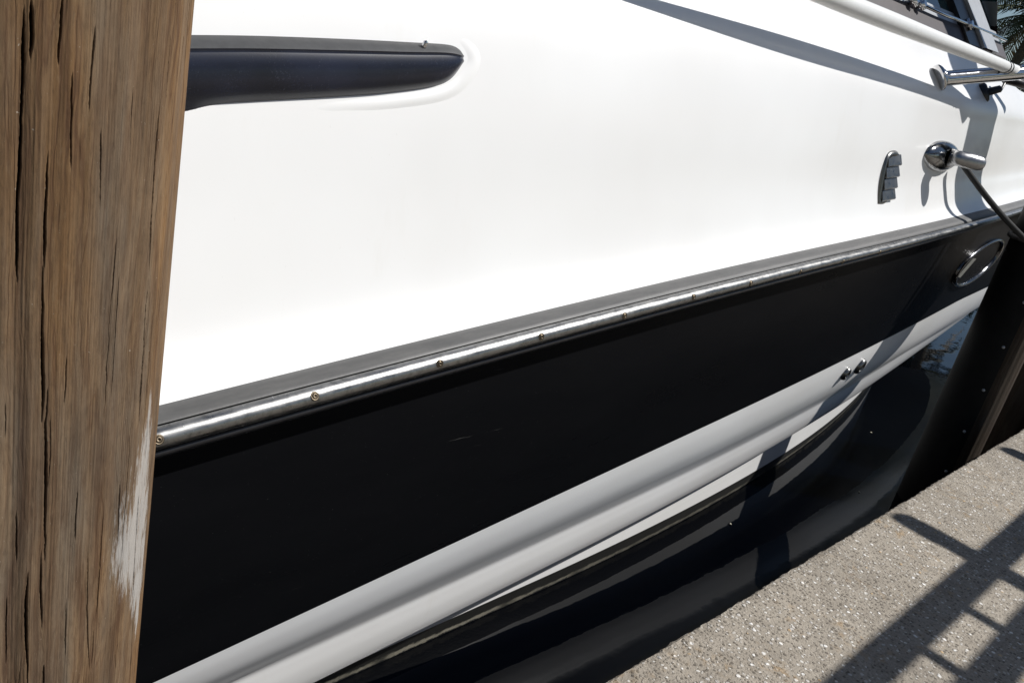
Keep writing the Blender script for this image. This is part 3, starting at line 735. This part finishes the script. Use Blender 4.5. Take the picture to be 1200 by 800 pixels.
def build_pile(c, R, dense, name, ztop, zdense=None):
    if dense:
        th = list(np.linspace(view - 0.35, view + 0.60, 400)) + list(np.linspace(view + 0.6015, view + 1.62, 640)); rest = list(np.linspace(view + 1.62, view - 0.35 + 2 * math.pi, 60))[1:-1]
        th = np.array(th + rest); zz = np.array(list(np.linspace(-1.5, 1.0, 12)) + list(np.linspace(1.02, 2.45, 470)) + list(np.linspace(2.5, ztop, 25)))
    else:
        th = np.linspace(0, 2 * math.pi, 97)[:-1]; zz = np.array(list(np.linspace(-1.5, ztop, 110)))
    TH, ZZ = np.meshgrid(th, zz)
    rr = np.full(TH.shape, R)
    rng = np.random.RandomState(5 if dense else 9)
    # slow lobes and long shallow flutes of a weathered log
    for k in range(26):
        fz = rng.uniform(0.15, 0.9); ph = rng.uniform(0, 6.3); fr_ = rng.randint(3, 46); am = 0.0011 / (1 + fr_ / 14)
        rr += am * np.sin(fr_ * TH + ph + 1.3 * np.sin(fz * ZZ + ph * 2))
    split_shade = np.zeros(TH.shape); paint = np.zeros(TH.shape)
    if dense:
        # long grain ridges
        NP = 34; prof_ = rng.normal(0, 1, (NP, TH.shape[1])); ker = np.array([1, 3, 5, 3, 1.0]); ker /= ker.sum()
        prof_ = np.array([np.convolve(np.convolve(p, ker, 'same'), ker, 'same') for p in prof_])
        fz = (ZZ[:, 0] + 1.5) / 6.2 * (NP - 1) * 1.0; i0 = np.clip(fz.astype(int), 0, NP - 2); ft = (fz - i0)[:, None]
        rr += 0.00045 * (prof_[i0] * (1 - ft) + prof_[i0 + 1] * ft)
        hair = []
        for k in range(36):
            a0 = view + rng.uniform(-0.3, 1.5); z0 = rng.uniform(1.05, 2.4); ln = rng.uniform(0.04, 0.30); hair.append(([a0, a0 + rng.normal(0, 0.006), a0 + rng.normal(0, 0.01)], [z0, z0 + ln / 2, z0 + ln], rng.uniform(1.2, 2.0), rng.uniform(0.0015, 0.004)))
        for a, z, wpx, dep in CR + hair:
            zs = np.array(z); o = np.argsort(zs); zs = zs[o]; aa = np.array(a)[o]
            jag = np.interp(ZZ[:, 0], np.linspace(zs[0] - 0.01, zs[-1] + 0.01, max(4, int((zs[-1] - zs[0]) / 0.012))), rng.normal(0, 0.0018, max(4, int((zs[-1] - zs[0]) / 0.012))))[:, None] + 0.0006 * rng.normal(0, 1, (TH.shape[0], 1))
            ac = np.interp(ZZ, zs, aa) + jag
            span = zs[-1] - zs[0]; tt = np.clip((ZZ - zs[0]) / span, 0, 1); env = np.clip(np.sin(np.pi * tt) * 1.5, 0, 1) * ((ZZ >= zs[0]) & (ZZ <= zs[-1]))
            hw = (min(wpx, 4.2) * 0.5 * 0.00105 * 0.56) * (0.35 + 0.65 * env) * (1 + 0.25 * np.sin(ZZ * 37 + wpx * 3)) / R
            dth = np.abs((TH - ac + np.pi) % (2 * np.pi) - np.pi)
            g = np.clip(1.25 - dth / hw, 0, 1) ** 0.8 * env
            rr -= dep * g; split_shade = np.maximum(split_shade, np.clip(g * 1.3, 0, 1) * min(1, dep / 0.006))
        pts = [(170, 505, 3), (168, 530, 7), (165, 555, 10), (162, 580, 13), (158, 605, 17), (154, 632, 19), (155, 655, 15), (158, 685, 9), (160, 715, 4), (168, 600, 6), (166, 640, 6), (164, 675, 5)]
        for x_, y_, w_ in pts:
            a, z = on_pile(x_, y_); paint = np.maximum(paint, np.clip(1.25 - np.sqrt(((TH - a) * R / (w_ * 0.0011 * 1.6 + 0.004)) ** 2 + ((ZZ - z) / 0.045) ** 2) * 0.62, 0, 1))
    X = c.x + rr * np.cos(TH); Y = c.y + rr * np.sin(TH)
    P = [[(X[i, j] - c.x, Y[i, j] - c.y, ZZ[i, j]) for j in range(TH.shape[1])] for i in range(TH.shape[0])]
    mb = MB(); mb.grid(P, closed_v=True); n = TH.shape[1]
    mb.f.append(tuple(len(mb.v) - n + k for k in range(n))); mb.sm.append(False)
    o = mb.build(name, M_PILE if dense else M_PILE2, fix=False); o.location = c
    if dense:
        for nm, arr in (('split_shade', split_shade), ('paint', paint)):
            at = o.data.attributes.new(nm, 'FLOAT', 'POINT'); at.data.foreach_set('value', arr.ravel().astype(np.float32))
    return o
p1 = build_pile(pile1, R1, True, 'mooring_piling', 4.6)
tag(p1, 'thick cracked brown timber piling close at the left with a white scuff', 'piling', 'timber mooring pilings beside the dock')
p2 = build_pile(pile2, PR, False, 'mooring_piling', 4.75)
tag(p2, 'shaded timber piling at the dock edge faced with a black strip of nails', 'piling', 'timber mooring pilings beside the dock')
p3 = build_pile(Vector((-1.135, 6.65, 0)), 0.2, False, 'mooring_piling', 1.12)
tag(p3, 'short grey timber stub piling standing directly behind the black faced piling', 'piling', 'timber mooring pilings beside the dock')
# black fender strip on the far piling, facing the boat and aft
vw = polar(pile2, Vector((0, 0, 0)))
def tangent_az(px, py):
    r = ray(px, py); return math.atan2(-r.x, r.y)
def on2(px, py, R):
    d = ray(px, py); a = d.x ** 2 + d.y ** 2; b = -2 * (d.x * pile2.x + d.y * pile2.y); c = pile2.x ** 2 + pile2.y ** 2 - R ** 2
    D = max(0, b * b - 4 * a * c); t = (-b - math.sqrt(D)) / (2 * a); P = ORG + d * t
    return math.atan2(P.y - pile2.y, P.x - pile2.x) % (2 * math.pi), P.z
print('left tangent deg', [math.degrees(tangent_az(x, y)) for x, y in ((1183, 281), (1126, 406), (1058, 545))], 'pile2', math.degrees(math.atan2(1.145, 5.42)), math.degrees(math.asin(PR / pile2.length)))
aR = [on2(x, y, PR + 0.02)[0] for x, y in ((1200, 387), (1109, 549))]
a_r = sum(aR) / 2; a_l = a_r - 1.9
print('strip', math.degrees(a_l), math.degrees(a_r), math.degrees(vw))
mb = MB(); ths = np.linspace(a_l, a_r, 26); P = []
for z in np.linspace(-0.4, 4.3, 40):
    ring = [Vector(((PR + 0.022) * math.cos(t), (PR + 0.022) * math.sin(t), z)) for t in ths] + [Vector(((PR - 0.004) * math.cos(t), (PR - 0.004) * math.sin(t), z)) for t in reversed(ths)]
    P.append(ring)
mb.grid(P, closed_v=True, smooth=False); strip2 = mb.build('fender_strip', M_STRIP, p2)
nm = MB(); nm.lathe([(0.009, -0.004), (0.009, 0.003), (0.005, 0.006), (0.0003, 0.007)], Matrix.Identity(4), 12); nail0 = None
a_n = a_r - 0.17
z0n = on2(1124, 503, PR + 0.022)[1]; dzn = on2(1147, 455, PR + 0.022)[1] - z0n
for k in range(-7, 14):
    z = z0n + k * dzn
    if z > 4.2: continue
    if nail0 is None: nail0 = nm.build('nail', M_FRAME, strip2); o = nail0
    else: o = nail0.copy(); COL.objects.link(o); o.parent = strip2
    d = Vector((math.cos(a_n), math.sin(a_n), 0)); o.matrix_local = frame_from(d, Vector((0, 0, 1)), d * (PR + 0.022) + Vector((0, 0, z)))

# ------------------------------------------------------------------ pergola beside the dock (throws the lattice of shadow)
HP = 2.35
sh = Vector((SUN.x, SUN.y, 0)) / SUN.z * HP
perg = empty('pergola', (2.0, 4.0, DZ)); tag(perg, 'timber pergola whose beams throw lattice shadows on the dock', 'pergola')
ZB = DZ + HP
def pbox(nm, lo, hi, M_=M_TIMBER): 
    mb = MB(); mb.box(lo, hi, 0.004); return mb.build(nm, M_, perg)
for xs0, xs1 in ((-0.552, -0.443), (-0.305, -0.195)):
    pbox('beam', (xs0 + sh.x, 0.2 + sh.y, ZB - 0.06), (xs1 + sh.x, 6.9 + sh.y, ZB))
for x in (1.6, 2.8): pbox('beam', (x, 0.2 + sh.y, ZB - 0.12), (x + 0.1, 6.9 + sh.y, ZB))
for yc, hw in ((3.70, 0.052), (5.23, 0.05), (0.9, 0.05)):
    mb = MB(); prof = [(-0.845, -0.040), (-0.835, -0.052), (-0.78, -0.062), (-0.66, -0.066), (-0.62, -0.055), (3.2, -0.055)]
    up_ = [(-0.845, 0.020), (-0.83, 0.036), (-0.75, 0.048), (-0.70, 0.05), (-0.62, 0.05), (3.2, 0.05)]
    # rafter whose shaped tail overhangs the outer beam
    A = [Vector((x + sh.x, yc + sh.y + d, ZB + 0.002)) for x, d in prof]; B = [Vector((x + sh.x, yc + sh.y + d, ZB + 0.002)) for x, d in up_]
    lo_r = A + B[::-1]; hi_r = [p + Vector((0, 0, 0.05)) for p in lo_r]; n = len(lo_r)
    mb.add(lo_r + hi_r, [tuple(range(n)), tuple(range(2 * n - 1, n - 1, -1))] + [(i, (i + 1) % n, n + (i + 1) % n, n + i) for i in range(n)])
    mb.build('rafter', M_TIMBER, perg)
for yc in (3.245, 2.822, 4.45, 4.85, 1.7):
    pbox('batten', (-0.50 + sh.x, yc + sh.y - 0.026, ZB + 0.003), (3.1 + sh.x * 0, yc + sh.y + 0.026, ZB + 0.03))
for x in (0.42, 2.8):
    for y in (1.2, 7.7): pbox('post', (x, y, DZ), (x + 0.1, y + 0.1, ZB - 0.062 if x < 1 else ZB - 0.122))
settle(perg)

# ------------------------------------------------------------------ palms on the far bank
def palm(x, y, h, lean, seed, label, nf=26, fl=2.6):
    rnd = random.Random(seed); root = empty('palm_tree', (x, y, 0.8)); tag(root, label, 'palm', 'coconut palms on the far bank')
    mb = MB(); pts = [Vector((lean * (t ** 1.6), lean * 0.3 * t, h * t)) for t in np.linspace(0, 1, 26)]
    mb.tube(pts, [0.20 - 0.08 * t + (0.012 if i % 2 else 0) for i, t in enumerate(np.linspace(0, 1, 26))], 12)
    mb.build('trunk', M_TRUNK, root); top = pts[-1]
    for k in range(nf):
        az = k * 2.399 + rnd.uniform(-0.2, 0.2); el = 1.25 - 1.9 * (k / nf) + rnd.uniform(-0.1, 0.1); L = fl * rnd.uniform(0.8, 1.1); dead = k > nf - 8
        fm = MB(); d = Vector((math.cos(az) * math.cos(el), math.sin(az) * math.cos(el), math.sin(el))); p = top.copy(); spine = [p.copy()]
        for i in range(14):
            p = p + d * (L / 14); d = (d + Vector((0, 0, -0.105 - 0.03 * dead))).normalized(); spine.append(p.copy())
        fm.tube(spine, [0.035 - 0.0022 * i for i in range(15)], 5)
        for i in range(1, 14):
            t = (spine[i + 1] - spine[i - 1]).normalized(); sd = t.cross(Vector((0, 0, 1))).normalized()
            for f_ in (0, 0.33, 0.66):
                b = spine[i].lerp(spine[i + 1], f_); ll = 0.62 * math.sin(math.pi * min(0.96, 0.12 + (i + f_) / 14.5)) ** 0.6 * rnd.uniform(0.8, 1.1)
                for sgn in (-1, 1):
                    e = b + sd * sgn * ll * 0.75 + t * ll * 0.45 + Vector((0, 0, -ll * rnd.uniform(0.30, 0.65))); mdl = b.lerp(e, 0.5) + Vector((0, 0, 0.05))
                    wv = t * 0.026
                    fm.add([b - wv * 0.6, mdl - wv, e, mdl + wv, b + wv * 0.6], [(0, 1, 3, 4), (1, 2, 3)])
        fm.build('frond', M_DEADF if dead else M_FROND, root, fix=False)
    return root
palm(-9.6, 30.2, 4.9, 0.5, 3, 'bushy coconut palm with hanging brown fronds beyond the windscreen pillar')
palm(-11.6, 33.5, 3.1, -0.6, 11, 'lower coconut palm half hidden behind the boat coaming', 24, 2.4)
palm(-8.4, 29.0, 6.3, 0.4, 21, 'tallest coconut palm at the right edge of the frame', 26, 2.7)
rnd = random.Random(4); mb = MB()
for k in range(9000):
    x = rnd.uniform(-45, 30); y = 36 + rnd.uniform(-2, 2); z = 0.9 + rnd.random() ** 0.8 * (3.4 + 0.8 * pnoise(Vector((x * 0.35, 0, 0))) * 1.5)
    c = Vector((x, y, z)); a = Vector((rnd.uniform(-1, 1), rnd.uniform(-1, 1), rnd.uniform(-0.6, 1))).normalized(); b = a.cross(Vector((rnd.random(), rnd.random(), 0.3))).normalized(); s_ = rnd.uniform(0.14, 0.32)
    mb.add([c - a * s_, c + b * s_ * 0.5, c + a * s_, c - b * s_ * 0.5], [(0, 1, 2, 3)])
tag(mb.build('shoreline_scrub', M_BUSH, fix=False), 'dark leafy scrub growing along the far bank', 'shrubs', kind='stuff')
